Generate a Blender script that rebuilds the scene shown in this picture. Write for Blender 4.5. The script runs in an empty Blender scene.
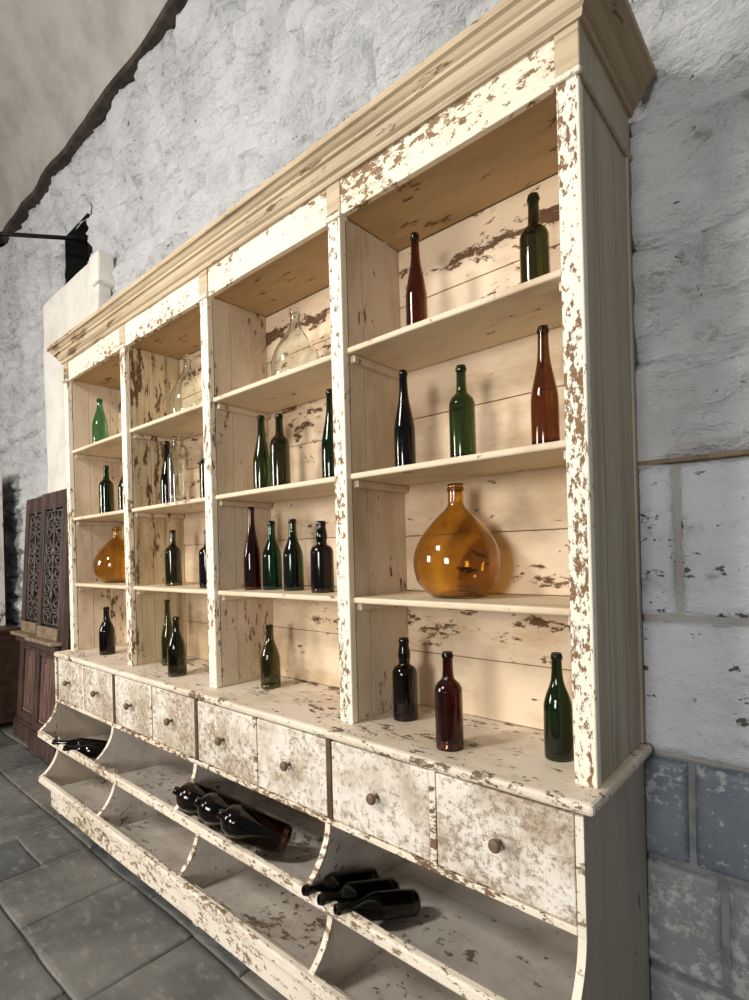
import bpy, bmesh, math, random
from mathutils import Vector, Matrix, Euler, noise
random.seed(11)
S = bpy.context.scene
COL = S.collection
ZC = 0.985                      # worktop height: all z below are measured from the worktop unless said otherwise

# ------------------------------------------------------------------ camera
cam = bpy.data.cameras.new('camera'); camo = bpy.data.objects.new('camera', cam); COL.objects.link(camo)
F_PX = 537.14; PY = 550.3
yaw, pitch, roll = -0.71762, 0.00164, -0.02635
fwd = Vector((math.sin(yaw)*math.cos(pitch), math.cos(yaw)*math.cos(pitch), math.sin(pitch)))
rt = Vector((math.cos(yaw), -math.sin(yaw), 0)); up = rt.cross(fwd)
r2 = rt*math.cos(roll)+up*math.sin(roll); u2 = -rt*math.sin(roll)+up*math.cos(roll)
M = Matrix((r2, u2, -fwd)).transposed().to_4x4(); M.translation = Vector((3.7230, -1.3008, 0.5772+ZC))
camo.matrix_world = M
cam.sensor_fit = 'VERTICAL'; cam.sensor_height = 24.0; cam.sensor_width = 18.0
cam.lens = F_PX/1000*24.0; cam.shift_y = (PY-500)/1000; cam.clip_start = .05
S.camera = camo

# ------------------------------------------------------------------ light
w = bpy.data.worlds.new('room_ambient'); S.world = w; w.use_nodes = True
w.node_tree.nodes['Background'].inputs[0].default_value = (.86, .93, 1.0, 1)
w.node_tree.nodes['Background'].inputs[1].default_value = 0.18
def area(name, loc, target, sx, sy, power, col):
    l = bpy.data.lights.new(name, 'AREA'); l.shape = 'RECTANGLE'; l.size = sx; l.size_y = sy
    l.energy = power; l.color = col
    o = bpy.data.objects.new(name, l); COL.objects.link(o); o.location = loc
    o.rotation_euler = (Vector(target)-Vector(loc)).to_track_quat('-Z', 'Y').to_euler()
    return o
area('window_light_left', (-2.2, -4.6, 2.6), (1.6, .1, 1.4), 1.2, 1.4, 235, (1.0, .91, .81))
area('overhead_fill_light', (1.2, -3.1, 4.0), (1.6, 0, .7), .7, .7, 135, (1.0, .95, .88))  # unseen overhead light, added to brighten the bins
area('window_light_front', (3.3, -5.2, 2.1), (2.2, .2, 1.3), 1.1, 1.4, 185, (1.0, .96, .91))
S.view_settings.view_transform = 'Standard'; S.view_settings.look = 'None'
S.view_settings.exposure = -0.30; S.view_settings.gamma = 1.0; S.view_settings.use_curve_mapping = False

# ------------------------------------------------------------------ materials
def lin(r, g, b):
    f = lambda c: (c/255)/12.92 if c/255 <= .04045 else ((c/255+.055)/1.055)**2.4
    return (f(r), f(g), f(b), 1)
class NT:
    def __init__(s, name):
        s.m = bpy.data.materials.new(name); s.m.use_nodes = True; s.t = s.m.node_tree
        s.b = s.t.nodes['Principled BSDF']; s.tc = s.t.nodes.new('ShaderNodeTexCoord').outputs['Object']
    def n(s, typ, **kw):
        nd = s.t.nodes.new(typ)
        for k, v in kw.items(): setattr(nd, k, v)
        return nd
    def L(s, a, b): s.t.links.new(a, b)
    def mp(s, sc, off=(0, 0, 0)):
        m = s.n('ShaderNodeMapping'); m.inputs['Scale'].default_value = sc; m.inputs['Location'].default_value = off
        s.L(s.tc, m.inputs['Vector']); return m.outputs[0]
    def noise(s, vec, scale, detail=6, rough=.6, dist=0):
        n = s.n('ShaderNodeTexNoise'); n.inputs['Scale'].default_value = scale; n.inputs['Detail'].default_value = detail
        n.inputs['Roughness'].default_value = rough; n.inputs['Distortion'].default_value = dist
        s.L(vec, n.inputs['Vector']); return n.outputs['Fac']
    def math(s, op, a, b=None, c=None):
        m = s.n('ShaderNodeMath', operation=op)
        for i, v in enumerate((a, b, c)):
            if v is None: continue
            if isinstance(v, (int, float)): m.inputs[i].default_value = v
            else: s.L(v, m.inputs[i])
        return m.outputs[0]
    def rng(s, v, a, b, c=0., d=1., smooth=True):
        m = s.n('ShaderNodeMapRange'); m.interpolation_type = 'SMOOTHSTEP' if smooth else 'LINEAR'
        s.L(v, m.inputs[0])
        for i, x in zip((1, 2, 3, 4), (a, b, c, d)): m.inputs[i].default_value = x
        return m.outputs[0]
    def mix(s, f, a, b):
        m = s.n('ShaderNodeMix', data_type='RGBA')
        for sock, v in ((m.inputs[0], f), (m.inputs[6], a), (m.inputs[7], b)):
            if hasattr(v, 'links') or hasattr(v, 'is_linked'): s.L(v, sock)
            elif isinstance(v, (int, float)): sock.default_value = v
            else: sock.default_value = v
        return m.outputs[2]
    def bump(s, h, strength, dist):
        b = s.n('ShaderNodeBump'); b.inputs['Strength'].default_value = strength; b.inputs['Distance'].default_value = dist
        s.L(h, b.inputs['Height']); s.L(b.outputs[0], s.b.inputs['Normal'])
    def col(s, c): s.L(c, s.b.inputs['Base Color'])

def paint(name, base, dirty, wood, wood2, thr, stretch=(1, 1, 1), fine=28, clus=3.5, k=.55, dirt=(.45, .75), streak=0, band=None, soft=.02, second=None):
    """old paint flaking off wood: fine noise pushed by a slow cluster noise, cut at thr"""
    t = NT(name)
    v = t.mp(stretch)
    n1 = t.noise(v, fine, 8, .72); n2 = t.noise(t.mp(stretch, (3.1, 1.7, 5.3)), clus, 4, .6)
    s = t.math('ADD', n1, t.math('MULTIPLY', t.math('SUBTRACT', n2, .5), k))
    if band:      # peeled strip along one board
        z = t.n('ShaderNodeSeparateXYZ'); t.L(t.tc, z.inputs[0])
        wav = t.math('ADD', z.outputs[2], t.math('MULTIPLY', t.math('SUBTRACT', t.noise(t.mp((1, 1, 1)), 2.3, 3), .5), .10))
        d = t.math('ABSOLUTE', t.math('SUBTRACT', wav, band[0]))
        s = t.math('ADD', s, t.rng(d, band[1], 0., 0., band[2]))
    mask = t.rng(s, thr-soft, thr+soft)
    dn = t.noise(t.mp(tuple(a*.8 for a in stretch), (9, 2, 4)), 6, 8, .7)
    pc = t.mix(t.rng(dn, dirt[0], dirt[1]), base, dirty)
    if streak:
        st = t.noise(t.mp((16, 16, .8) if streak > 0 else (.9, 26, 26)), 1.2, 6, .65)
        pc = t.mix(t.rng(st, .46, .70, 0, abs(streak)), pc, wood2)
    wn = t.noise(t.mp(tuple(a*3 for a in stretch)), 9, 5, .6)
    wc = t.mix(wn, wood, wood2)
    t.col(t.mix(mask, pc, wc))
    t.L(t.rng(mask, 0, 1, .55, .8), t.b.inputs['Roughness'])
    h = t.math('ADD', t.math('MULTIPLY', t.math('SUBTRACT', 1, mask), .8), t.math('MULTIPLY', n1, .5))
    t.bump(h, .55, .003)
    return t.m
CREAM = lin(240, 230, 208); CREAM_D = lin(214, 196, 165)
WOOD = lin(140, 108, 74); WOOD2 = lin(92, 66, 42)
MAT = {}
MAT['post'] = paint('post_paint', lin(246, 238, 220), CREAM, WOOD, lin(120, 92, 64), .515, (1, 1, .5), 62, 2.6, .55)
MAT['postb'] = paint('post_paint_sound', lin(244, 236, 216), CREAM, WOOD, lin(120, 92, 64), .590, (1, 1, .4), 55, 3.2, .55)
MAT['header'] = paint('header_paint', lin(238, 226, 204), CREAM_D, lin(150, 120, 84), lin(112, 86, 58), .575, (.6, 1, 1), 46, 3.4, .62)
MAT['cornice'] = paint('cornice_paint', lin(196, 178, 147), lin(150, 129, 97), lin(140, 116, 84), WOOD2, .60, (.18, 1, 1), 26, 3, .5, streak=-.6)
MAT['cornice_shaded'] = paint('cornice_return_shaded', lin(160, 138, 106), lin(128, 106, 78), lin(108, 86, 60), WOOD2, .66, (1, .18, 1), 26, 3, .4)  # cornice paint darkened: the shade on the right return is in the colour
MAT['shelf'] = paint('shelf_paint', lin(226, 208, 180), lin(194, 170, 136), lin(150, 116, 78), WOOD2, .66, (.45, 1, 1), 34, 4, .5)
MAT['ceilbrown'] = paint('brown_bay_ceiling', lin(184, 154, 112), lin(158, 128, 88), lin(128, 94, 58), WOOD2, .62, (.3, 1, 1), 20, 3, .5)  # tan brown, darker than the shelf paint
MAT['back'] = paint('back_paint', lin(230, 208, 178), lin(202, 174, 138), lin(120, 86, 54), lin(80, 52, 32), .645, (.42, 1, 1), 30, 3.0, .58, band=(1.60, .07, .15), dirt=(.42, .66))
MAT['divider'] = paint('divider_paint', lin(218, 202, 180), lin(190, 168, 140), lin(120, 88, 58), WOOD2, .635, (1, 1, .34), 34, 3.2, .6, dirt=(.42, .66))
MAT['stained'] = paint('stained_divider_paint', lin(214, 196, 160), lin(176, 146, 102), lin(120, 86, 52), WOOD2, .62, (1, 1, .25), 28, 3.2, .6, streak=.7)
MAT['side'] = paint('side_paint_shaded', lin(184, 172, 148), lin(150, 136, 112), lin(104, 84, 62), WOOD2, .66, (1, 1, .12), 24, 3.2, .5, streak=.35)  # streaky weathered paint, with this side's shade darkened into the colour
MAT['worktop'] = paint('worktop_paint', lin(230, 218, 200), lin(206, 190, 168), lin(126, 108, 86), lin(96, 78, 58), .600, (.55, 1, 1), 36, 6, .5, dirt=(.42, .66))
MAT['drawer'] = paint('drawer_paint', lin(234, 228, 216), lin(186, 170, 148), lin(172, 150, 126), lin(130, 106, 84), .560, (1, 1, 1), 62, 3.2, .36, dirt=(.40, .64), soft=.10)
MAT['rail'] = paint('rail_paint', lin(236, 226, 206), lin(200, 178, 146), lin(140, 108, 78), WOOD2, .560, (.5, 1, 1), 50, 4.5, .5)
MAT['bin'] = paint('bin_paint', lin(216, 208, 198), lin(188, 178, 167), lin(138, 118, 90), lin(106, 86, 62), .615, (.8, 1, 1), 26, 2.2, .62, dirt=(.4, .66))
MAT['lip'] = paint('lip_paint', lin(236, 226, 208), lin(200, 182, 156), lin(160, 136, 106), lin(112, 88, 62), .565, (.5, 1, 1), 52, 4.5, .42)
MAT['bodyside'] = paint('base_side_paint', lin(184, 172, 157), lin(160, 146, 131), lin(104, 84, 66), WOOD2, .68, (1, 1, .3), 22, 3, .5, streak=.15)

def plain(name, c1, c2, scale=8, rough=.6, metal=0, bs=.3, bd=.002, stretch=(1, 1, 1)):
    t = NT(name); n = t.noise(t.mp(stretch), scale, 7, .65)
    t.col(t.mix(t.rng(n, .35, .65), c1, c2)); t.b.inputs['Roughness'].default_value = rough
    t.b.inputs['Metallic'].default_value = metal; t.bump(n, bs, bd); return t.m
MAT['knob'] = plain('knob_wood', lin(126, 104, 84), lin(92, 74, 58), 30, .5)
MAT['gap'] = plain('dark_brown_wood', lin(98, 76, 52), lin(70, 52, 36), 12, .8)  # dark brown wood of alternate stiles, drawer case and under board
MAT['iron'] = plain('black_iron', lin(30, 29, 28), lin(44, 41, 38), 30, .5, .6)
MAT['castiron'] = plain('worn_cast_iron', lin(118, 108, 102), lin(70, 62, 58), 40, .55, .25)
MAT['doorwood'] = plain('dark_door_wood', lin(88, 66, 58), lin(52, 38, 34), 7, .55, 0, .4, .003, (3, 3, .5))
MAT['doorpanel'] = plain('worn_door_panel', lin(124, 94, 86), lin(80, 58, 52), 7, .55, 0, .4, .003, (3, 3, .5))
MAT['doorledge'] = plain('pale_door_ledge', lin(150, 132, 108), lin(118, 100, 80), 14, .6)
MAT['doorback'] = plain('door_backing', lin(34, 28, 26), lin(22, 18, 17), 8, .8)
MAT['chest'] = plain('dark_chest_wood', lin(72, 46, 30), lin(44, 28, 19), 5, .5, 0, .3, .002, (.6, 3, 3))
MAT['framewhite'] = paint('frame_paint', lin(226, 222, 212), lin(190, 182, 168), lin(90, 74, 60), lin(52, 42, 34), .6, (1, 1, .5), 26, 5, .6)
MAT['mirror'] = plain('old_mirror', lin(60, 60, 62), lin(40, 40, 42), 4, .15, .8)
MAT['plaster'] = None

def limewash(name, c1, c2, stain, amt, chips, rel=.02):
    t = NT(name)
    n1 = t.noise(t.mp((1, 1, 1)), 3.0, 8, .62); n2 = t.noise(t.mp((1, 1, 1.6), (4, 1, 2)), 13, 8, .66)
    n3 = t.noise(t.mp((.8, 1, 1.3), (7, 3, 1)), 26, 5, .65)
    c = t.mix(t.rng(n1, .35, .68), c1, c2)
    c = t.mix(t.rng(t.math('ADD', n2, t.math('MULTIPLY', t.math('SUBTRACT', n1, .5), .5)), amt, amt+.16, 0, .75), c, stain)
    hole = t.rng(t.math('ADD', n3, t.math('MULTIPLY', t.math('SUBTRACT', n1, .5), .4)), chips, chips+.03)
    c = t.mix(hole, c, lin(92, 86, 80))
    t.col(c); t.b.inputs['Roughness'].default_value = .85
    h = t.math('SUBTRACT', t.math('ADD', t.math('MULTIPLY', n2, .9), t.math('MULTIPLY', n1, .5)), t.math('MULTIPLY', hole, .35))
    t.bump(h, .75, rel); return t.m
MAT['wash'] = limewash('whitewashed_rubble', lin(214, 216, 218), lin(193, 195, 197), lin(138, 134, 129), .575, .69, .085)
MAT['ashlar'] = limewash('whitewashed_ashlar', lin(212, 217, 222), lin(190, 196, 202), lin(150, 152, 153), .55, .63, .05)
MAT['mortar'] = limewash('lime_mortar', lin(206, 206, 205), lin(186, 186, 185), lin(148, 144, 139), .58, .72, .05)
MAT['brownmortar'] = limewash('earth_mortar', lin(160, 158, 154), lin(140, 138, 133), lin(116, 112, 105), .55, .70, .02)
MAT['bluestone'] = paint('blue_grey_dado', lin(108, 117, 128), lin(88, 96, 106), lin(180, 184, 187), lin(150, 155, 158), .540, (1, 1, 1), 40, 3.4, .4, soft=.05)
MAT['greystone'] = paint('grey_dado', lin(130, 134, 137), lin(106, 109, 111), lin(184, 186, 186), lin(160, 162, 162), .545, (1, 1, 1), 26, 3.4, .4, soft=.07)
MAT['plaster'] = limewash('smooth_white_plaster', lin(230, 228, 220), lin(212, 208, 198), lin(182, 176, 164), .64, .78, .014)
MAT['greymortar'] = plain('grey_dado_mortar', lin(128, 130, 130), lin(104, 106, 107), 18, .9, 0, .6, .006)
MAT['rustmortar'] = plain('brown_earth_mortar', lin(140, 122, 98), lin(108, 94, 76), 18, .9, 0, .6, .006)
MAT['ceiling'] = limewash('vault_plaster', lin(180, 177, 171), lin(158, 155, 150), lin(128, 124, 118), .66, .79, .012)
MAT['dark_strip'] = plain('dark_joint_strip', lin(72, 62, 52), lin(40, 34, 30), 10, .9, 0, .8, .01)
MAT['dark'] = plain('hollow_shade', lin(26, 25, 25), lin(16, 16, 16), 6, .95)  # near black: the darkness inside the niche is put into the colour
def slate(name, c1, c2, c3):
    t = NT(name); n1 = t.noise(t.mp((1, 1, 1)), 2.2, 8, .62); n2 = t.noise(t.mp((1, 1.8, 1), (2, 5, 1)), 11, 10, .72)
    c = t.mix(t.rng(n1, .35, .66), c1, c2); c = t.mix(t.rng(n2, .50, .72, 0, .85), c, c3)
    t.col(c); t.L(t.rng(n2, .3, .7, .5, .72), t.b.inputs['Roughness']); t.bump(n2, .5, .008); return t.m
MAT['slate1'] = slate('slate_flag', lin(112, 112, 107), lin(80, 82, 80), lin(140, 137, 130))
MAT['slate2'] = slate('slate_flag_dark', lin(92, 94, 94), lin(66, 69, 70), lin(122, 120, 115))
MAT['slate3'] = slate('slate_flag_brown', lin(120, 116, 107), lin(88, 86, 80), lin(148, 141, 130))
MAT['joint'] = plain('floor_joint_earth', lin(88, 85, 79), lin(66, 64, 60), 14, .9)

def glass(name, c, rough=.03, ior=1.47):
    t = NT(name); t.b.inputs['Base Color'].default_value = (*c, 1); t.b.inputs['Transmission Weight'].default_value = 1
    t.b.inputs['IOR'].default_value = ior
    n = t.noise(t.mp((1, 1, 1)), 9, 5, .6); t.L(t.rng(n, .3, .7, rough*.6, rough*2.2), t.b.inputs['Roughness'])
    return t.m
G = {
 'amber': glass('amber_glass', (.78, .55, .17), .05),
 'brown': glass('brown_glass', (.30, .125, .05), .05),
 'redbrown': glass('red_brown_glass', (.20, .06, .04), .05),
 'orange': glass('orange_brown_glass', (.36, .19, .075), .05),
 'dark': glass('near_black_glass', (.085, .06, .04), .05),
 'olive': glass('olive_glass', (.24, .26, .09), .05),
 'darkolive': glass('dark_olive_glass', (.17, .17, .07), .05),
 'green': glass('green_glass', (.19, .27, .13), .05),
 'bottlegreen': glass('deep_green_glass', (.085, .145, .06), .05),
 'bluegreen': glass('blue_green_glass', (.08, .24, .15), .05),
 'palegreen': glass('pale_green_glass', (.34, .60, .40), .05),
 'clear': glass('clear_glass', (.94, .97, .95), .03),
 'aubergine': glass('dark_demijohn_glass', (.17, .075, .05), .06),
}

# ------------------------------------------------------------------ mesh helpers
def tag(o, label=None, cat=None, group=None, kind=None):
    if label: o['label'] = label
    if cat: o['category'] = cat
    if group: o['group'] = group
    if kind: o['kind'] = kind
    return o
def empty(name, x, y, z, label=None, cat=None, group=None):
    o = bpy.data.objects.new(name, None); COL.objects.link(o); o.location = (x, y, z+ZC); o.empty_display_size = .05
    return tag(o, label, cat, group)
def rootloc(p):
    v = Vector((0, 0, 0))
    while p is not None: v += p.location; p = p.parent
    return v
def link(name, me, mat, parent=None):
    o = bpy.data.objects.new(name, me); COL.objects.link(o)
    if mat is not None and not me.materials: me.materials.append(mat)
    if parent is not None: o.parent = parent
    return o
def from_bm(name, bm, mat, parent=None, smooth=False, world=True):
    """bm is in worktop-based coordinates; stored relative to the root of its parent"""
    if world: bmesh.ops.translate(bm, vec=Vector((0, 0, ZC))-rootloc(parent), verts=bm.verts)
    bmesh.ops.recalc_face_normals(bm, faces=bm.faces)
    me = bpy.data.meshes.new(name); bm.to_mesh(me); bm.free()
    if smooth:
        for p in me.polygons: p.use_smooth = True
    return link(name, me, mat, parent)
def bm_box(x0, x1, y0, y1, z0, z1, bev=.003, wob=0, seg=0):
    bm = bmesh.new(); bmesh.ops.create_cube(bm, size=1)
    for v in bm.verts: v.co = Vector(((x0+x1)/2+v.co.x*(x1-x0), (y0+y1)/2+v.co.y*(y1-y0), (z0+z1)/2+v.co.z*(z1-z0)))
    if bev > 0: bmesh.ops.bevel(bm, geom=list(bm.edges), offset=min(bev, .45*min(x1-x0, y1-y0, z1-z0)), segments=2, affect='EDGES', profile=.5)
    if wob:
        d = (x1-x0, y1-y0, z1-z0); ax = d.index(max(d)); lo = (x0, y0, z0)[ax]; L = d[ax]
        n = seg or max(3, int(L/.12))
        for i in range(1, n):
            co = Vector((0, 0, 0)); co[ax] = lo+L*i/n; no = Vector((0, 0, 0)); no[ax] = 1
            bmesh.ops.bisect_plane(bm, geom=bm.verts[:]+bm.edges[:]+bm.faces[:], plane_co=co, plane_no=no)
        for v in bm.verts:
            nv = noise.noise_vector(Vector(v.co)*3.1+Vector((x0*7, y0*5, z0*9)))
            nv[ax] = 0; v.co += nv*wob
    return bm
def box(name, x0, x1, y0, y1, z0, z1, mat, parent=None, bev=.003, wob=0, seg=0):
    return from_bm(name, bm_box(x0, x1, y0, y1, z0, z1, bev, wob, seg), MAT[mat] if isinstance(mat, str) else mat, parent)
def prism(name, prof, x0, x1, mat, parent=None, bev=.002):
    """prof: (y,z) outline, extruded along x"""
    bm = bmesh.new(); a = [bm.verts.new((x0, y, z)) for y, z in prof]; b = [bm.verts.new((x1, y, z)) for y, z in prof]
    n = len(prof); bm.faces.new(a); bm.faces.new(b[::-1])
    for i in range(n): bm.faces.new((a[i], b[i], b[(i+1) % n], a[(i+1) % n]))
    if bev: bmesh.ops.bevel(bm, geom=[e for e in bm.edges], offset=bev, segments=1, affect='EDGES', clamp_overlap=True)
    return from_bm(name, bm, MAT[mat], parent)
def catmull(pts, n=5):
    out = []
    P = [pts[0]]+list(pts)+[pts[-1]]
    for i in range(1, len(P)-2):
        for k in range(n):
            t = k/n; a, b, c, d = P[i-1], P[i], P[i+1], P[i+2]
            out.append(tuple(.5*(2*b[j]+(c[j]-a[j])*t+(2*a[j]-5*b[j]+4*c[j]-d[j])*t*t+(3*b[j]-a[j]-3*c[j]+d[j])*t**3) for j in range(len(b))))
    out.append(tuple(pts[-1])); return out
def lathe(prof, seg=32):
    """prof (r,z) open list; r==0 ends are closed to a point"""
    bm = bmesh.new(); rings = []
    for r, z in prof:
        if r < 1e-5: rings.append([bm.verts.new((0, 0, z))])
        else: rings.append([bm.verts.new((r*math.cos(2*math.pi*i/seg), r*math.sin(2*math.pi*i/seg), z)) for i in range(seg)])
    for a, b in zip(rings, rings[1:]):
        for i in range(seg):
            j = (i+1) % seg
            if len(a) == 1 and len(b) == 1: continue
            if len(a) == 1: bm.faces.new((a[0], b[j], b[i]))
            elif len(b) == 1: bm.faces.new((a[i], a[j], b[0]))
            else: bm.faces.new((a[i], a[j], b[j], b[i]))
    return bm
def tube(bm, pts, r, seg=6):
    pts = [Vector(p) for p in pts]; rings = []
    for i, p in enumerate(pts):
        t = (pts[min(i+1, len(pts)-1)]-pts[max(i-1, 0)]).normalized()
        a = t.cross(Vector((0, 1, 0)));
        if a.length < .05: a = t.cross(Vector((1, 0, 0)))
        a.normalize(); b = t.cross(a)
        rings.append([bm.verts.new(p+(a*math.cos(2*math.pi*k/seg)+b*math.sin(2*math.pi*k/seg))*r) for k in range(seg)])
    for A, B in zip(rings, rings[1:]):
        for k in range(seg): bm.faces.new((A[k], A[(k+1) % seg], B[(k+1) % seg], B[k]))
    bm.faces.new(rings[0][::-1]); bm.faces.new(rings[-1])

# ------------------------------------------------------------------ setting: floor
YW = .412                                   # face of the stone wall
FZ = -ZC                                   # floor
fl = box('floor', -7, 7, -7, YW+.02, FZ-.06, FZ-.012, 'joint', None, 0); tag(fl, kind='structure')
def slab(x0, x1, y0, y1, mat):
    bm = bmesh.new(); g = .004; nx, ny = 12, 12; V = {}
    tz = random.uniform(-.004, .003); sx = random.uniform(-.006, .006); sy = random.uniform(-.006, .006)
    for i in range(nx+1):
        for j in range(ny+1):
            u, v = i/nx, j/ny
            u = .5-.5*math.cos(math.pi*u); v = .5-.5*math.cos(math.pi*v)
            x = x0+g+(x1-x0-2*g)*u; y = y0+g+(y1-y0-2*g)*v
            nv = noise.noise_vector(Vector((x*2.6, y*2.6, 1.3)))
            e = max(abs(2*u-1), abs(2*v-1))
            x += nv[0]*.011; y += nv[1]*.011
            z = FZ+tz+sx*(u-.5)+sy*(v-.5)+.006*noise.fractal(Vector((x*4, y*4, x0)), 1., 2., 4)
            if e > .99: z -= .005
            V[i, j] = bm.verts.new((x, y, min(z, FZ+.002)))
    for i in range(nx):
        for j in range(ny): bm.faces.new((V[i, j], V[i+1, j], V[i+1, j+1], V[i, j+1]))
    ring = [V[i, 0] for i in range(nx+1)]+[V[nx, j] for j in range(1, ny+1)]+[V[i, ny] for i in range(nx-1, -1, -1)]+[V[0, j] for j in range(ny-1, 0, -1)]
    low = [bm.verts.new((v.co.x, v.co.y, FZ-.02)) for v in ring]; n = len(ring)
    for i in range(n): bm.faces.new((ring[i], low[i], low[(i+1) % n], ring[(i+1) % n]))
    from_bm('flagstone', bm, MAT[mat], fl, True)
ys = [.395, .14, -.15, -.60, -1.02, -1.50, -2.05, -2.6]
xoff = [[-2.6, -2.05, -1.4, -.9, -.3, .3, .85, 1.5, 2.2, 2.9, 3.6], [-2.7, -2.1, -1.62, -1.05, -.55, .05, .62, 1.3, 2.0, 2.6, 3.3, 3.9],
        [-2.7, -2.3, -1.7, -1.18, -.61, -.25, .19, .59, 1.06, 1.67, 2.2, 2.9, 3.6], [-2.6, -2., -1.5, -.8, -.2, .3, .70, 1.57, 2.1, 2.8, 3.5],
        [-2.5, -1.9, -1.2, -.6, .1, .8, 1.4, 1.9, 2.6, 3.4], [-2.5, -1.8, -1.0, -.4, .3, 1.1, 1.8, 2.5, 3.4], [-2.5, -1.7, -1.0, -.2, .6, 1.4, 2.2, 3.2]]
for r, (ya, yb) in enumerate(zip(ys, ys[1:])):
    for xa, xb in zip(xoff[r], xoff[r][1:]):
        if r == 2 and xa in (.19,):        # one flag of this row is split in two
            slab(xa, xb, yb, -.38, 'slate2'); slab(xa, xb, -.38, ya, 'slate1'); continue
        slab(xa, xb, yb, ya, random.choice(['slate1', 'slate1', 'slate2', 'slate3']))

# ------------------------------------------------------------------ setting: stone wall
HX0, HX1, HZ0, HZ1 = -1.13, -.66, 2.85, 3.27       # black opening high in the wall
bm = bmesh.new()
def wall_rect(bm, x0, x1, z0, z1):
    f = bm.faces.new([bm.verts.new(p) for p in ((x0, YW+.05, z0), (x1, YW+.05, z0), (x1, YW+.05, z1), (x0, YW+.05, z1))]); return f
XA, XB, ZT = -5.5, 6.0, 3.90
wall_rect(bm, XA, HX0, FZ, ZT); wall_rect(bm, HX1, XB, FZ, ZT); wall_rect(bm, HX0, HX1, FZ, HZ0); wall_rect(bm, HX0, HX1, HZ1, ZT)
wall = from_bm('wall_back', bm, MAT['mortar']); tag(wall, kind='structure')
bm = bmesh.new()
def q4(*p): bm.faces.new([bm.verts.new(c) for c in p])
ND = YW+1.1
q4((HX0, YW+.012, HZ0), (HX1, YW+.012, HZ0), (HX1, ND, HZ0), (HX0, ND, HZ0)); q4((HX0, YW+.012, HZ1), (HX1, YW+.012, HZ1), (HX1, ND, HZ1), (HX0, ND, HZ1))
q4((HX0, YW+.012, HZ0), (HX0, YW+.012, HZ1), (HX0, ND, HZ1), (HX0, ND, HZ0)); q4((HX1, YW+.012, HZ0), (HX1, YW+.012, HZ1), (HX1, ND, HZ1), (HX1, ND, HZ0))
q4((HX0, ND, HZ0), (HX1, ND, HZ0), (HX1, ND, HZ1), (HX0, ND, HZ1))
o = from_bm('niche', bm, MAT['dark'], wall); o['label'] = 'black square opening in the wall'

def stone(x0, x1, z0, z1, mat, proud, nx=18, nz=10, flat=False, g=.006):
    bm = bmesh.new(); V = {}
    pw = 36 if flat else 4
    if not flat: g = -.002
    for i in range(nx+1):
        for j in range(nz+1):
            u, v = i/nx, j/nz
            if flat:                       # crowd the grid at the edges
                u = .5-.5*math.cos(math.pi*u); v = .5-.5*math.cos(math.pi*v)
            x = x0+g+(x1-x0-2*g)*u; z = z0+g+(z1-z0-2*g)*v
            a, b = abs(2*u-1), abs(2*v-1)
            e = (1-a**pw)*(1-b**pw)
            nv = noise.noise_vector(Vector((x*2.1, 3.3, z*2.1)))
            k = .35 if flat else 2.6
            xx = x+nv[0]*.02*k; zz = z+nv[1]*.025*k
            if flat:
                zz = z+nv[1]*.008; xx = x+nv[0]*.006
            rel = noise.fractal(Vector((x*5, 1.7, z*6.5)), 1., 2., 4) if flat else noise.fractal(Vector((x*3.4+z*1.5, 1.7, z*9)), .7, 2.1, 6)
            y = YW+.016-(proud*e+(.006 if flat else .052)*rel*min(1, e*2+.25)+(.004 if e > 0 else 0))
            if -.05 < xx < 3.36 and zz < 1.96: y = max(y, .3915)      # the cabinet stands against it here
            V[i, j] = bm.verts.new((xx, y if e > 0 else (YW+.02 if flat else YW+.030-.012*rel), zz))
    for i in range(nx):
        for j in range(nz): bm.faces.new((V[i, j], V[i+1, j], V[i+1, j+1], V[i, j+1]))
    o = from_bm('stone', bm, MAT[mat], wall, True)
    return o
# big squared blocks on the right, courses read off the photograph
R = [(-.985, -.66, [3.0, 3.62, 4.3], 'greystone'), (-.66, -.34, [2.9, 3.46, 4.2], 'greystone'), (-.34, -.037, [2.9, 3.388, 3.9, 4.5], 'bluestone'),
     (-.037, .36, [2.85, 3.66, 4.4], 'ashlar'), (.36, .81, [2.8, 3.37, 3.85, 4.5], 'ashlar'), (.81, 1.12, [2.9, 3.72, 4.5], 'wash'),
     (1.12, 1.44, [2.8, 3.42, 4.0, 4.6], 'wash'), (1.44, 1.76, [2.9, 3.58, 4.4], 'wash')]
for z0, z1, xs, m in R:
    for a, b in zip(xs, xs[1:]):
        stone(a, b, z0, z1, m, .022 if m != 'wash' else .03, 26, 16, m != 'wash', .007)
box('joint_bed', 2.7, 4.6, YW+.009, YW+.05, -.037, .84, 'brownmortar', wall, 0)
box('joint_bed', 2.7, 4.6, YW+.009, YW+.018, FZ, -.037, 'greymortar', wall, 0)
box('bed_joint', 2.9, 4.5, YW-.021, YW+.03, .803, .816, 'rustmortar', wall, .002, .010, 30)
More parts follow.
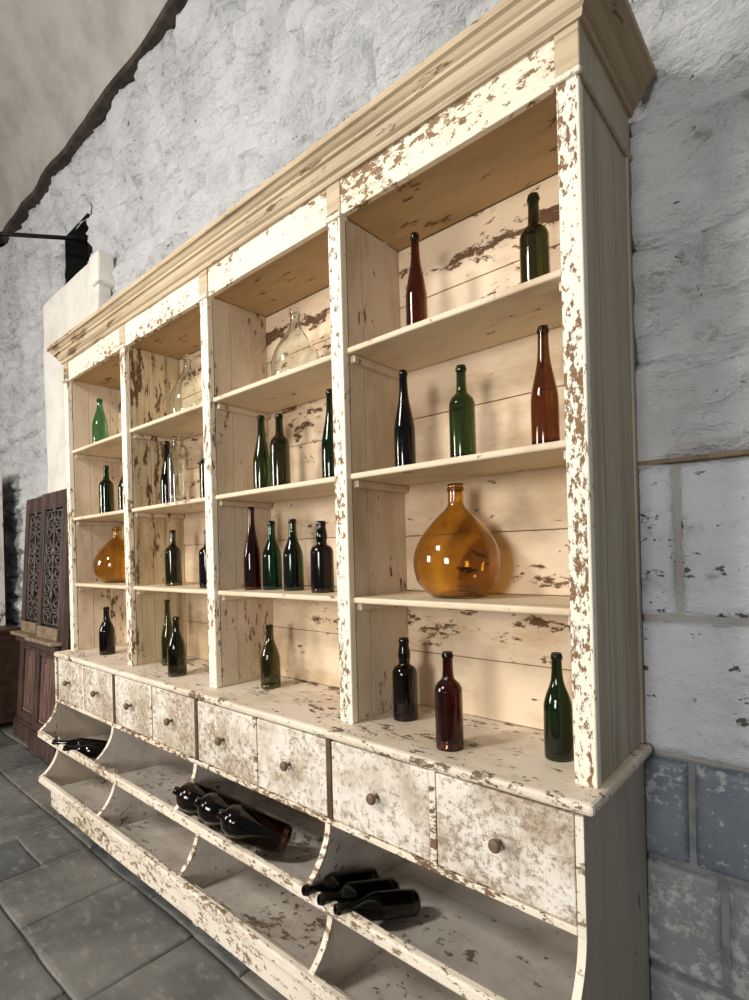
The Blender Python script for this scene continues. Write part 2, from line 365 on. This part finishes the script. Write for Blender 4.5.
# whitewashed rubble: everything above and left of the cabinet
PX0, PX1, PZ1 = -1.38, -.27, 2.76              # plastered pier left of the cabinet
def rubble(z0, z1, xa, xb, wmin, wmax):
    x = xa-random.uniform(0, .3)
    while x < xb:
        wd = random.uniform(wmin, wmax); x1 = x+wd
        hit_hole = x1 > HX0-.03 and x < HX1+.03 and z1 > HZ0-.03 and z0 < HZ1+.03
        hit_pier = x > PX0-.05 and x1 < PX1+.05 and z1 < PZ1-.02
        if hit_hole:                            # trim the stones that meet the opening
            if x < HX0-.12: stone(x, HX0-.045, z0, z1, 'wash', random.uniform(.004, .022))
            if z1 > HZ1+.05: stone(max(x, HX0-.02), min(x1, HX1+.02), max(z0, HZ1+.015), z1, 'wash', .004)
            if z0 < HZ0-.05: stone(max(x, HX0-.02), min(x1, HX1+.02), z0, min(z1, HZ0-.04), 'wash', .012)
            if x1 > HX1+.12: stone(HX1+.045, x1, z0, z1, 'wash', random.uniform(.004, .022))
        elif not hit_pier:
            stone(x, x1, z0, z1, 'wash', random.uniform(.004, .026))
        x = x1
z = 1.76
while z < 3.80:
    h = random.uniform(.15, .24); z1 = min(z+h, 3.83)
    if 3.83-z1 < .08: z1 = 3.83
    rubble(z, z1, -3.6, 4.5, .3, .68); z = z1
z = -.985
while z < 1.75:
    h = random.uniform(.2, .28); z1 = min(z+h, 1.76)
    if 1.76-z1 < .1: z1 = 1.76
    rubble(z, z1, -3.6, .0, .35, .6); z = z1
# plastered pier with a rough sloping top
bm = bm_box(PX0, PX1, .325, YW+.01, FZ, PZ1, .012)
for k in range(1, 16):
    bmesh.ops.bisect_plane(bm, geom=bm.verts[:]+bm.edges[:]+bm.faces[:], plane_co=(0, 0, FZ+(PZ1-FZ)*k/16), plane_no=(0, 0, 1))
for k in range(1, 6):
    bmesh.ops.bisect_plane(bm, geom=bm.verts[:]+bm.edges[:]+bm.faces[:], plane_co=(PX0+(PX1-PX0)*k/6, 0, 0), plane_no=(1, 0, 0))
for v in bm.verts:
    nv = noise.noise_vector(v.co*2.4); v.co += Vector((nv[0]*.03, nv[1]*.012, nv[2]*.03))
pier = from_bm('trim_1', bm, MAT['plaster'], None, False); tag(pier, 'smooth white plastered pier behind the cabinet end', None, None, 'structure')
bm = bm_box(PX1-.06, PX1+.07, .30, YW+.01, PZ1-.22, PZ1-.005, .014)
for v in bm.verts: v.co += noise.noise_vector(v.co*6)*.018
o = from_bm('broken_cap', bm, MAT['plaster'], pier)
# dark strip along the joint under the vault and the vault itself
plate = box('trim_2', XA, XB, .345, YW+.02, 3.825, 3.878, 'dark_strip', None, .010, .022, 90); tag(plate, 'dark strip between wall and vault', None, None, 'structure')
bm = bmesh.new(); NXc, NYc = 40, 24; V = {}
for i in range(NXc+1):
    for j in range(NYc+1):
        x = XA+(XB-XA)*i/NXc; a = j/NYc*math.pi*.5
        y = .42-5.2*(1-math.cos(a)); zz = 3.86+1.75*math.sin(a)
        d = .03*noise.fractal(Vector((x*.9, y*.9, 2)), 1, 2, 3)
        V[i, j] = bm.verts.new((x, y+d*.5, zz+d))
for i in range(NXc):
    for j in range(NYc): bm.faces.new((V[i, j], V[i+1, j], V[i+1, j+1], V[i, j+1]))
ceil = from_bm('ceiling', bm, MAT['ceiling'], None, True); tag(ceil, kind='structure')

# ------------------------------------------------------------------ upper cabinet (open shelves)
X = [0., .803, 1.605, 2.417, 3.218]; PW = [.06, .06, .06, .06, .056]; XR = 3.274
H = 1.70; ZB = [1.263, .840, .4245]; T = .020; YB = .310; YS = .388
hutch = empty('shelf_hutch', XR/2, .19, 0, 'tall cream shelving hutch with flaking paint, standing on the drawer base', 'shelving')
for i in range(5):
    p = box('post', X[i], X[i]+PW[i]-.009, -.004, .024, 0, H, 'post' if i > 2 else 'postb', hutch, .002, .0012)
    box('bead', X[i]+PW[i]-.0095, X[i]+PW[i], -.007, .022, 0, H, 'postb', p, .004)
    box('capital', X[i]-.006, X[i]+PW[i]+.006, -.014, .03, H-.002, H+.014, 'rail', hutch, .005)
    box('frieze_block', X[i]-.002, X[i]+PW[i]+.002, -.005, .024, H+.014, 1.828, 'cornice', hutch, .003)
for i in range(4):
    a, b = X[i]+PW[i], X[i+1]
    box('header', a+.002, b-.002, .000, .022, H+.004, 1.828, 'header', hutch, .003, .004)
    box('bay_ceiling', a, b, .023, YB, H+.010, H+.024, 'ceilbrown', hutch, .002)
    # back boards: horizontal planks
    zz = 0.; k = 0
    hs = [.21, .20, .225, .205, .22, .215, .23, .20]
    while zz < H-.01:
        z1 = min(zz+hs[(k+i*3) % 8], H+.01)
        if H-z1 < .07: z1 = H+.01
        box('back_board', a-.01, b+.01, YB+random.uniform(0, .003), YB+.018, zz+.0012, z1-.0012, 'back', hutch, .002); zz = z1; k += 1
    for zt in ZB:
        box('shelf', a+.001, b-.001, .008, YB-.001, zt-T, zt, 'shelf', hutch, .006, .0016)
        for sx in (0, 1):
            c0 = a if sx == 0 else b-.020
            box('shelf_cleat', c0, c0+.020, .03, YB-.004, zt-T-.026, zt-T-.001, 'divider', hutch, .003)
# upright dividers: each of two boards, plus the outer sides
for i in range(5):
    x0, x1 = (X[i]+.012, X[i]+PW[i]-.001) if i < 4 else (X[i]+.001, XR-.002)
    if i == 0: x0 = .002
    m = 'stained' if i == 1 else 'divider'
    if i == 4:
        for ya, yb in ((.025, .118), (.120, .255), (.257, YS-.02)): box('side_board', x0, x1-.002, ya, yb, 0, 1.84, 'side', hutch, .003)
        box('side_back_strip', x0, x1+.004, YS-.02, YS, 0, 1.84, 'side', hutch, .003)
    elif i == 0:
        for ya, yb in ((.025, .118), (.120, .255), (.257, YS)): box('side_board', x0, x1, ya, yb, 0, 1.84, m, hutch, .002)
    else:
        sp = (.128, .112, .10)[i-1]
        box('divider_board', x0, x1, .025, sp-.001, 0, H+.01, m, hutch, .002); box('divider_board', x0, x1, sp+.001, YB, 0, H+.01, m, hutch, .002)
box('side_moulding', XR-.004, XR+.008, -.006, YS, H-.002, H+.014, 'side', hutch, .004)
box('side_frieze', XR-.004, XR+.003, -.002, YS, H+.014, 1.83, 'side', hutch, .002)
box('top_board', -.01, XR+.01, -.005, YS, 1.829, 1.845, 'shelf', hutch, .002)
# cornice: mitred profile swept round three sides; (projection, height)
CP = [(0, 1.822), (.012, 1.822), (.016, 1.830), (.016, 1.838), (.026, 1.844), (.034, 1.856), (.040, 1.870), (.050, 1.874), (.050, 1.884), (.058, 1.890), (.066, 1.900), (.076, 1.904), (.076, 1.925), (0, 1.925)]
def corn(name, path, cm='cornice'):
    bm = bmesh.new(); rings = []
    for (px, py, dx, dy) in path: rings.append([bm.verts.new((px+dx*p, py+dy*p, z)) for p, z in CP])
    n = len(CP)
    for A, B in zip(rings, rings[1:]):
        for k in range(n): bm.faces.new((A[k], B[k], B[(k+1) % n], A[(k+1) % n]))
    bm.faces.new(rings[0]); bm.faces.new(rings[-1][::-1])
    return from_bm(name, bm, MAT[cm], hutch)
corn('cornice_front', [(0, 0, -1, -1), (XR, 0, 1, -1)])
corn('cornice_return', [(XR, 0, 1, -1), (XR, YS+.005, 1, 0)], 'cornice_shaded')
corn('cornice_return', [(0, YS+.005, -1, 0), (0, 0, -1, -1)])

# ------------------------------------------------------------------ lower cabinet: worktop, drawers, two rows of bins
YD = -.095; ZR = -.283; XL, XRR = .0, 3.271
base = empty('drawer_base', XR/2, .14, FZ, 'long cream base cabinet with drawers over two rows of open bins', 'cabinet')
box('worktop', -.022, XR+.021, -.098, YS+.004, -.030, -.001, 'worktop', base, .010, .0025, 24)
# end panels: curved horns, one outline for ends and inner dividers
def arc(p0, c, p1, n=9):
    return [((1-t)**2*p0[0]+2*(1-t)*t*c[0]+t*t*p1[0], (1-t)**2*p0[1]+2*(1-t)*t*c[1]+t*t*p1[1]) for t in [k/n for k in range(n+1)]]
UP = arc((YD, -.305), (YD-.008, -.40), (-.192, -.462)); LO = arc((-.085, -.52), (-.088, -.68), (-.190, -.742))
def side_profile(top):
    return [(.385 if top > -.1 else .345, top), (YD, top)]+([(YD, -.28)] if top > -.1 else [])+UP+[(-.197, -.470), (-.192, -.500)]+LO+[(-.197, -.75), (-.192, -.775), (-.135, -.81), (-.135, -.945), (.385 if top > -.1 else .345, -.945)]
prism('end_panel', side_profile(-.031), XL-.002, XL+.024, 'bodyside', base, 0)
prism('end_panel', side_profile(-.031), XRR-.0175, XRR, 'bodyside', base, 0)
def edge_strip(curve, xa, xb, dz=0):         # the bare worn front edge of each upright
    bm = bmesh.new(); rr = []
    for (y, z) in curve: rr.append([bm.verts.new((xa, y+.004, z)), bm.verts.new((xa, y-.003, z)), bm.verts.new((xb, y-.003, z)), bm.verts.new((xb, y+.004, z))])
    for A, B in zip(rr, rr[1:]):
        for k in range(4): bm.faces.new((A[k], B[k], B[(k+1) % 4], A[(k+1) % 4]))
    bm.faces.new(rr[0]); bm.faces.new(rr[-1][::-1])
    from_bm('worn_edge', bm, MAT['lip'], base)
DX = [.822, 1.632, 2.440]
for xd in DX: prism('bin_divider', side_profile(-.305)[:-2]+[(-.135, -.86), (.345, -.94)], xd-.010, xd+.010, 'bin', base, 0)
for xa, xb in [(XL-.003, XL+.025), (XRR-.018, XRR+.001)]+[(xd-.011, xd+.011) for xd in DX]:
    edge_strip(UP, xa, xb); edge_strip(LO, xa, xb)
for xa, xb in [(XL-.003, XL+.025), (XRR-.018, XRR+.001)]: edge_strip([(YD, -.032), (YD, -.1), (YD, -.2), (YD, -.304)], xa, xb)
def slope_board(name, y0, z0, y1, z1, th, mat, n):    # planks of the sloping bin floors
    for i, (xa, xb) in enumerate(zip([XL+.025]+[d+.011 for d in DX], [d-.011 for d in DX]+[XRR-.018])):
        for k in range(n):
            ta, tb = k/n, (k+1)/n
            ya, za, yb, zb = y0+(y1-y0)*ta+.0005, z0+(z1-z0)*ta, y0+(y1-y0)*tb-.0005, z0+(z1-z0)*tb
            prism(name, [(ya, za), (yb, zb), (yb, zb-th), (ya, za-th)], xa, xb, mat, base, 0)
slope_board('bin_front_board', -.186, -.474, -.088, -.556, .012, 'bin', 1); slope_board('bin_floor_board', -.090, -.556, .340, -.600, .014, 'bin', 3)
slope_board('bin_front_board', -.184, -.746, -.088, -.832, .012, 'bin', 1); slope_board('bin_floor_board', -.090, -.832, .340, -.872, .014, 'bin', 3)
for xa, xb in zip([XL+.025]+[d+.011 for d in DX], [d-.011 for d in DX]+[XRR-.018]):
    box('bin_back', xa, xb, .341, .355, -.70, -.30, 'bin', base, .001); box('bin_back', xa, xb, .341, .355, -.935, -.702, 'bin', base, .001)
box('bin_lip', XL-.003, XRR+.001, -.205, -.178, -.503, -.466, 'lip', base, .006, .003, 26)
box('bin_lip', XL-.003, XRR+.001, -.205, -.176, -.776, -.738, 'lip', base, .006, .003, 26)
box('plinth', XL+.002, XRR-.002, -.140, -.118, -.945, -.800, 'lip', base, .003, .002, 24)
for fx in (.05, 1.62, 3.2): box('foot', fx-.02, fx+.02, -.112, -.07, FZ-.004, -.94, 'rail', base, .003)
for fx in (.05, 1.62, 3.2): box('foot', fx-.02, fx+.02, .33, .37, FZ-.004, -.94, 'rail', base, .003)
box('under_board', XL+.02, XRR-.03, -.11, .38, -.955, -.94, 'gap', base, .001)
# drawer row
box('drawer_rail', XL+.026, XRR-.019, YD-.004, YD+.10, -.306, -.288, 'rail', base, .003, .0015, 24)
box('drawer_case', XL+.026, XRR-.019, YD+.105, .15, -.30, -.034, 'gap', base, .001)
DB = [.028, .430, .833, 1.236, 1.640, 2.052, 2.448, 2.857, 3.262]
for i in range(1, 8): box('drawer_stile', DB[i]-.011, DB[i]+.011, YD-.001, YD+.10, -.288, -.031, 'rail' if i % 2 else 'gap', base, .002)
kprof = catmull([(0, 0), (.007, 0), (.006, .008), (.0065, .014), (.012, .019), (.0165, .025), (.0165, .031), (.012, .036), (0, .037)], 3)
kb = lathe(kprof, 20); kme = bpy.data.meshes.new('knob'); bmesh.ops.recalc_face_normals(kb, faces=kb.faces); kb.to_mesh(kme); kb.free()
for p in kme.polygons: p.use_smooth = True
for i in range(8):
    d = box('drawer', DB[i]+.013, DB[i+1]-.013, YD+.002+random.uniform(-.002, .002), YD+.10, -.285, -.034, 'drawer', base, .003, .0008)
    kx = (DB[i]+DB[i+1])/2
    k = link('knob', kme, MAT['knob'], d); k.location = Vector((kx, YD+.003, -.158+ZC))-rootloc(base); k.rotation_euler = (math.pi/2, 0, 0)

# ------------------------------------------------------------------ bottles
SH = {
 'burgundy': [(0, .90), (.025, 1), (.44, 1), (.52, .96), (.60, .80), (.70, .52), (.78, .41), (.88, .37), (1, .36)],
 'bordeaux': [(0, .93), (.025, 1), (.54, 1), (.62, .97), (.67, .80), (.71, .52), (.75, .41), (.88, .37), (1, .37)],
 'flute':    [(0, .92), (.025, 1), (.36, 1), (.46, .93), (.58, .72), (.70, .51), (.82, .41), (1, .37)],
 'champagne':[(0, .92), (.03, 1), (.40, 1), (.50, .95), (.60, .78), (.72, .50), (.82, .39), (1, .34)],
 'port':     [(0, .94), (.03, 1), (.50, 1), (.58, .98), (.635, .82), (.665, .52), (.70, .44), (.77, .50), (.83, .48), (.90, .40), (1, .38)],
 'soda':     [(0, .9), (.03, 1), (.40, 1), (.55, .88), (.68, .62), (.80, .42), (.92, .33), (1, .34)],
 'cylinder': [(0, .95), (.02, 1), (.63, 1), (.70, .94), (.76, .68), (.80, .45), (.84, .38), (1, .40)],
 'flask':    [(0, .86), (.03, 1), (.68, 1), (.78, .95), (.86, .78), (.905, .52), (.93, .31), (.95, .25), (1, .25)],
 'demijohn': [(0, .52), (.012, .60), (.06, .76), (.14, .92), (.24, .99), (.34, 1), (.45, .93), (.56, .77), (.66, .56), (.73, .38), (.78, .235), (.82, .185), (.88, .175), (1, .18)],
 'carboy':   [(0, .80), (.015, .90), (.10, .98), (.22, 1), (.34, .97), (.46, .83), (.58, .60), (.68, .39), (.76, .245), (.84, .20), (.93, .20), (1, .22)],
}
BM = {}
def bottle_mesh(kind, h, R, mat):
    key = (kind, round(h, 3), round(R, 3), mat)
    if key in BM: return BM[key]
    th = .0035 if R < .07 else .0045
    out = catmull([(r*R, z*h) for z, r in SH[kind]], 4)
    inn = [(max(r-th, .004), z) for r, z in out if z > .02*h]
    pd = (.22 if R < .06 else .08)*R*1.6                       # punt
    prof = [(0, pd), (out[0][0]*.45, pd*.55), (out[0][0]*.85, .002)]+out+[(out[-1][0]-th, h)]+inn[::-1][1:]+[(inn[0][0]*.85, pd*.3+.006), (inn[0][0]*.4, pd*.8+.007), (0, pd+.008)]
    b = lathe(prof, 36); bmesh.ops.recalc_face_normals(b, faces=b.faces); me = bpy.data.meshes.new('bottle_glass'); b.to_mesh(me); b.free()
    for p in me.polygons: p.use_smooth = True
    me.materials.append(G[mat])
    rn = out[-1][0]; lz = h-.018 if R < .06 else h-.024
    lp = [(rn-.0012, lz), (rn+.0012, lz+.0005), (rn+.0024, lz+.003), (rn+.0024, lz+.009), (rn+.0014, lz+.012), (rn-.0012, lz+.0125), (rn-.0012, lz)]
    b = lathe(lp, 28); bmesh.ops.remove_doubles(b, verts=b.verts, dist=1e-5); bmesh.ops.recalc_face_normals(b, faces=b.faces); ml = bpy.data.meshes.new('neck_ring'); b.to_mesh(ml); b.free()
    for p in ml.polygons: p.use_smooth = True
    ml.materials.append(G[mat]); BM[key] = (me, ml); return me, ml
def bottle(kind, x, y, z, h, wd, mat, label, name='wine_bottle', cat='bottle', group=None, rot=None):
    e = empty(name, x, y, z+.0005, label, cat, group)
    me, ml = bottle_mesh(kind, h, wd/2, mat)
    link('glass_body', me, None, e); link('neck_ring', ml, None, e)
    e.rotation_euler = rot if rot else (0, 0, random.uniform(0, 6.28)); return e
Z1, Z2, Z3 = ZB
W0 = -.001
gA = 'bottles on the open shelves'
# right-hand bay
bottle('port', 2.576, .154, W0, .277, .086, 'dark', 'dark brown bottle on the worktop beside the second divider from the right', group=gA)
bottle('bordeaux', 2.843, .020, W0, .277, .081, 'redbrown', 'red-brown bottle standing forward on the worktop in the right-hand bay', group=gA)
bottle('burgundy', 3.124, .132, W0, .286, .076, 'bottlegreen', 'dark green bottle on the worktop against the right-hand post', group=gA)
bottle('demijohn', 2.793, .165, Z3, .360, .279, 'amber', 'large round amber demijohn alone on the right-hand bay shelf', 'demijohn', 'demijohn', 'amber demijohns')
bottle('flute', 2.645, .10, Z2, .327, .070, 'dark', 'slim near-black bottle on the shelf above the large amber demijohn', group=gA)
bottle('bordeaux', 2.847, .13, Z2, .300, .080, 'green', 'green bottle between a slim black and an orange-brown bottle', group=gA)
bottle('flute', 3.124, .10, Z2, .330, .074, 'orange', 'tall orange-brown tapering bottle beside the right-hand post', group=gA)
bottle('flute', 2.700, .11, Z1, .335, .069, 'brown', 'slim brown tapering bottle on the top shelf of the right-hand bay', group=gA)
bottle('bordeaux', 3.085, .15, Z1, .304, .082, 'darkolive', 'broad-shouldered dark olive bottle on the top shelf by the right-hand post', group=gA)
# second bay from the right
bottle('champagne', 1.833, .155, W0, .269, .086, 'olive', 'olive green bottle alone on the worktop of the third bay', group=gA)
bottle('flute', 1.780, .113, Z3, .359, .074, 'redbrown', 'tall slim red-brown bottle, leftmost in the row of four', group=gA)
bottle('burgundy', 1.870, .151, Z3, .294, .082, 'bluegreen', 'blue-green bottle, second in the row of four', group=gA)
bottle('burgundy', 2.010, .150, Z3, .294, .083, 'bottlegreen', 'dark green sloping bottle, third in the row of four', group=gA)
bottle('port', 2.206, .128, Z3, .274, .089, 'dark', 'black bottle with a bulging neck, rightmost in the row of four', group=gA)
bottle('flute', 1.858, .12, Z2, .328, .077, 'green', 'tapering green bottle below the clear demijohn, left of its pair', group=gA)
bottle('bordeaux', 1.979, .12, Z2, .313, .082, 'darkolive', 'square-shouldered olive bottle below the clear demijohn, right of its pair', group=gA)
bottle('flute', 2.281, .12, Z2, .348, .074, 'bottlegreen', 'tall dark green bottle half hidden behind the second post from the right', group=gA)
bottle('carboy', 2.043, .165, Z1, .315, .205, 'clear', 'clear glass demijohn on the top shelf of the third bay', 'demijohn', 'demijohn', 'clear demijohns')
# second bay from the left
bottle('flute', .982, .135, W0, .347, .068, 'olive', 'tall slim olive bottle on the worktop behind a shorter one', group=gA)
bottle('champagne', 1.267, .030, W0, .284, .088, 'darkolive', 'dark olive bottle on the worktop in front of a tall slim one', group=gA)
bottle('bordeaux', 1.071, .129, Z3, .291, .084, 'darkolive', 'dark olive square-shouldered bottle on the second bay lower shelf', group=gA)
bottle('bordeaux', 1.431, .113, Z3, .275, .086, 'dark', 'black bottle on the lower shelf, mostly behind the middle post', group=gA)
bottle('flute', .975, .16, Z2, .360, .076, 'bottlegreen', 'tall dark green bottle standing behind a clear glass bottle', group=gA)
bottle('cylinder', 1.183, .10, Z2, .343, .087, 'clear', 'tall clear glass bottle on the second bay middle shelf', group=gA)
bottle('bordeaux', 1.440, .12, Z2, .285, .082, 'bottlegreen', 'dark green bottle on the middle shelf, mostly behind the middle post', group=gA)
bottle('carboy', 1.223, .15, Z1, .334, .185, 'clear', 'clear glass demijohn on the top shelf of the second bay', 'demijohn', 'demijohn', 'clear demijohns')
# left-hand bay
bottle('burgundy', .360, .074, W0, .284, .089, 'dark', 'near-black bottle on the worktop at the far left end', group=gA)
bottle('demijohn', .319, .165, Z3, .345, .275, 'amber', 'large amber demijohn in the far left bay, partly behind a post', 'demijohn', 'demijohn', 'amber demijohns')
bottle('bordeaux', .344, .10, Z2, .300, .085, 'bottlegreen', 'dark green bottle on the shelf above the far left amber demijohn', group=gA)
bottle('burgundy', .600, .10, Z2, .285, .080, 'darkolive', 'olive bottle in the far left bay, mostly hidden by a post', group=gA)
bottle('soda', .275, .10, Z1, .300, .092, 'palegreen', 'pale green bottle on the top shelf at the far left end', group=gA)
# bottles lying in the upper bins: neck on the lip, base down the sloping floor
def lying(kind, nx, bx, h, wd, mat, label, name='wine_bottle', cat='bottle', group=None, lift=0., yn=-.225):
    """neck end near the lip at nx, base at bx; the axis follows the slope of the bin floor"""
    neck = Vector((nx, yn, -.452+lift+(.012 if wd > .1 else 0)))
    basep = Vector((bx, yn+.95*h, 0)); basep.z = -.556-.102*(basep.y+.09)+wd/2+.004
    d = (basep-neck).normalized()
    basep = neck+d*h
    e = empty(name, basep.x, basep.y, basep.z, label, cat, group)
    me, ml = bottle_mesh(kind, h, wd/2, mat); link('glass_body', me, None, e); link('neck_ring', ml, None, e)
    e.rotation_euler = (neck-basep).to_track_quat('Z', 'Y').to_euler(); return e
gB = 'bottles lying in the bins'
lying('bordeaux', 2.462, 2.505, .275, .076, 'dark', 'black bottle lying in the right-hand bin, against the divider', group=gB)
lying('bordeaux', 2.530, 2.598, .275, .076, 'dark', 'black bottle lying in the right-hand bin, middle of three', group=gB)
lying('burgundy', 2.598, 2.690, .275, .076, 'dark', 'black bottle lying in the right-hand bin, farthest from the divider', group=gB)
lying('burgundy', .33, .56, .29, .078, 'dark', 'black bottle with long neck over the lip of the far left bin', group=gB)
lying('burgundy', .49, .66, .28, .078, 'dark', 'black bottle lying in the far left bin, nearer the divider', group=gB)
gC = 'dark demijohns lying in a bin'
for cx_, cy_, lb in ((1.702, -.166, 'dark brown demijohn lying in a bin, left of three, neck on the lip'), (1.860, -.164, 'dark brown demijohn lying in a bin, middle of three'), (2.018, -.164, 'dark brown demijohn lying in a bin, right of three')):
    hh = .27; ax_ = Vector((-.60, -.72, .50)).normalized(); c_ = Vector((cx_, cy_, -.398)); b_ = c_-ax_*hh*.74
    e = empty('demijohn', b_.x, b_.y, b_.z, lb, 'demijohn', gC)
    me, ml = bottle_mesh('flask', hh, .056, 'aubergine'); link('glass_body', me, None, e); link('neck_ring', ml, None, e)
    e.rotation_euler = ax_.to_track_quat('Z', 'Y').to_euler()

# ------------------------------------------------------------------ pair of carved doors leaning on the wall at the left
def door_leaf(x0, x1, lab, yb0=.215):
    W_ = x1-x0; Hh = 2.115
    e = bpy.data.objects.new('carved_door_leaf', None); COL.objects.link(e)
    e.location = (x0, yb0, .004); tag(e, lab, 'door', 'pair of old carved doors')
    e.rotation_euler = (-math.asin((.345-.215)/Hh), 0, 0)       # leans back against the pier
    def b(name, xa, xb, ya, yb, za, zb, m, par=None, bev=.004):
        bmx = bm_box(xa, xb, ya, yb, za, zb, bev); return from_bm(name, bmx, MAT[m], par or e, False, False)
    st = .085
    b('stile', 0, st, -.02, .025, 0, Hh, 'doorwood'); b('stile', W_-st, W_, -.02, .025, 0, Hh, 'doorwood')
    b('top_rail', st, W_-st, -.018, .025, Hh-.12, Hh, 'doorwood'); b('lock_rail', st, W_-st, -.018, .025, .80, .99, 'doorwood')
    b('bottom_rail', st, W_-st, -.018, .025, 0, .20, 'doorwood')
    b('kick_board', 0, W_, -.045, -.02, 0, .13, 'doorwood'); b('kick_moulding', 0, W_, -.04, -.02, .13, .155, 'doorwood', None, .008)
    pn = b('lower_panel', st, W_-st, -.002, .02, .20, .80, 'doorpanel')
    for (xa, xb, za, zb) in ((st, W_-st, .20, .225), (st, W_-st, .775, .80), (st, st+.022, .225, .775), (W_-st-.022, W_-st, .225, .775)):
        b('panel_moulding', xa, xb, -.022, .0, za, zb, 'doorwood', None, .006)
    b('raised_field', st+.06, W_-st-.06, -.012, .0, .28, .72, 'doorpanel', None, .01)
    b('small_moulding', st+.07, W_-st-.07, -.022, -.01, .245, .258, 'doorledge', None, .004)
    b('ledge', 0, W_, -.105, -.018, .895, .925, 'doorledge', None, .010); b('ledge_support', .02, W_-.03, -.065, -.018, .84, .895, 'doorwood', None, .012)
    b('sill_board', st-.01, W_-st+.01, -.04, -.018, .925, 1.02, 'doorledge', None, .008)
    b('grille_backing', st, W_-st, .008, .018, .99, Hh-.12, 'doorback')
    for (xa, xb, za, zb) in ((st, W_-st, Hh-.14, Hh-.12), (st, st+.016, .99, Hh-.14), (W_-st-.016, W_-st, .99, Hh-.14)): b('grille_frame', xa, xb, -.024, .0, za, zb, 'doorwood', None, .005)
    # cast-iron grille: scrolls and finials on a centre bar
    g = bmesh.new(); cx = W_/2; za, zb = 1.03, Hh-.145; hw = W_/2-st-.02; yy = -.008
    tube(g, [(cx, yy, za), (cx, yy, zb)], .008)
    for s in (-1, 1): tube(g, [(cx+s*hw, yy, za), (cx+s*hw, yy, zb)], .005)
    for zz in (za+.012, za+.11, (za+zb)/2, zb-.16, zb-.012): tube(g, [(cx-hw, yy, zz), (cx+hw, yy, zz)], .006)
    def scroll(x, z, r, s, v, turns=1.45):
        pts = [(x+s*r*(1-k/22*.82)*math.cos(k/22*turns*2*math.pi+math.pi), yy, z+v*r*(1-k/22*.82)*math.sin(k/22*turns*2*math.pi+math.pi)) for k in range(23)]
        tube(g, pts, .0065, 5)
    n = 8
    for k in range(n):
        zz = za+.06+(zb-za-.12)*k/(n-1)
        for s in (-1, 1):
            scroll(cx+s*hw*.52, zz, hw*.44, s, 1 if k % 2 else -1)
            if k < n-1: tube(g, [(cx+s*hw*(.12+.75*abs(math.sin(math.pi*q/8))), yy, zz+(zb-za-.12)/(n-1)*q/8) for q in range(9)], .0055, 5)
        if k % 3 == 1:
            bmesh.ops.create_uvsphere(g, u_segments=10, v_segments=6, radius=.026, matrix=Matrix.Translation((cx, yy-.004, zz+.07)) @ Matrix.Diagonal((1, .5, 1.5, 1)))
    from_bm('iron_grille', g, MAT['castiron'], e, True, False)
    return e
door_leaf(-1.93, -1.405, 'dark carved door leaf with iron grille, left of the pair')
door_leaf(-1.39, -.79, 'dark carved door leaf with iron grille, right of the pair next to the cabinet', .175)

# ------------------------------------------------------------------ far left: dark chest with a white framed mirror on it
ch = empty('chest', -2.75, .02, FZ, 'dark brown wooden chest at the left edge beside the doors', 'chest')
box('carcass', -3.35, -2.16, -.20, .33, FZ+.06, -.09, 'chest', ch, .004); box('chest_top', -3.38, -2.13, -.23, .34, -.09, -.055, 'chest', ch, .008)
for sx in (-3.3, -2.24): box('chest_foot', sx, sx+.07, -.18, -.11, FZ, FZ+.06, 'chest', ch, .004)
for sx in (-3.3, -2.24): box('chest_foot', sx, sx+.07, .24, .31, FZ, FZ+.06, 'chest', ch, .004)
for k in range(3):
    dr = box('chest_drawer', -3.29, -2.22, -.212, -.195, FZ+.10+k*.265, FZ+.345+k*.265, 'chest', ch, .006)
mr = empty('framed_mirror', -2.85, .25, -.054, 'distressed white framed mirror standing on the dark chest', 'mirror')
for (xa, xb, za, zb) in ((-3.25, -2.50, -.054, .04), (-3.25, -2.50, 1.36, 1.45), (-3.25, -3.16, .04, 1.36), (-2.59, -2.50, .04, 1.36)):
    box('frame_bar', xa, xb, .22, .262, za, zb, 'framewhite', mr, .008, .003)
box('frame_edge', -2.50, -2.44, .19, .27, -.054, 1.46, 'framewhite', mr, .006)
box('mirror_glass', -3.17, -2.58, .240, .25, .03, 1.37, 'mirror', mr, 0)

# ------------------------------------------------------------------ iron bar with a lamp, out of the black opening
lamp = empty('wall_lamp_bar', -.90, .46, 3.20, 'black iron bar with lamp reaching out of the wall opening', 'lamp')
bm = bmesh.new(); tube(bm, [(-.90, 1.2, 3.30), (-.92, .42, 3.175), (-1.04, .02, 3.085), (-1.07, -.08, 3.062)], .016, 10)
from_bm('iron_bar', bm, MAT['iron'], lamp, True)
bm = lathe(catmull([(0, .07), (.03, .07), (.045, .05), (.055, 0), (.062, -.06), (.062, -.09), (.052, -.09), (.045, -.02), (0, 0)], 3), 24)
bmesh.ops.transform(bm, matrix=Matrix.Translation((-1.075, -.115, 3.06)) @ Euler((.5, 0, 0)).to_matrix().to_4x4(), verts=bm.verts)
from_bm('lamp_head', bm, MAT['iron'], lamp, True)
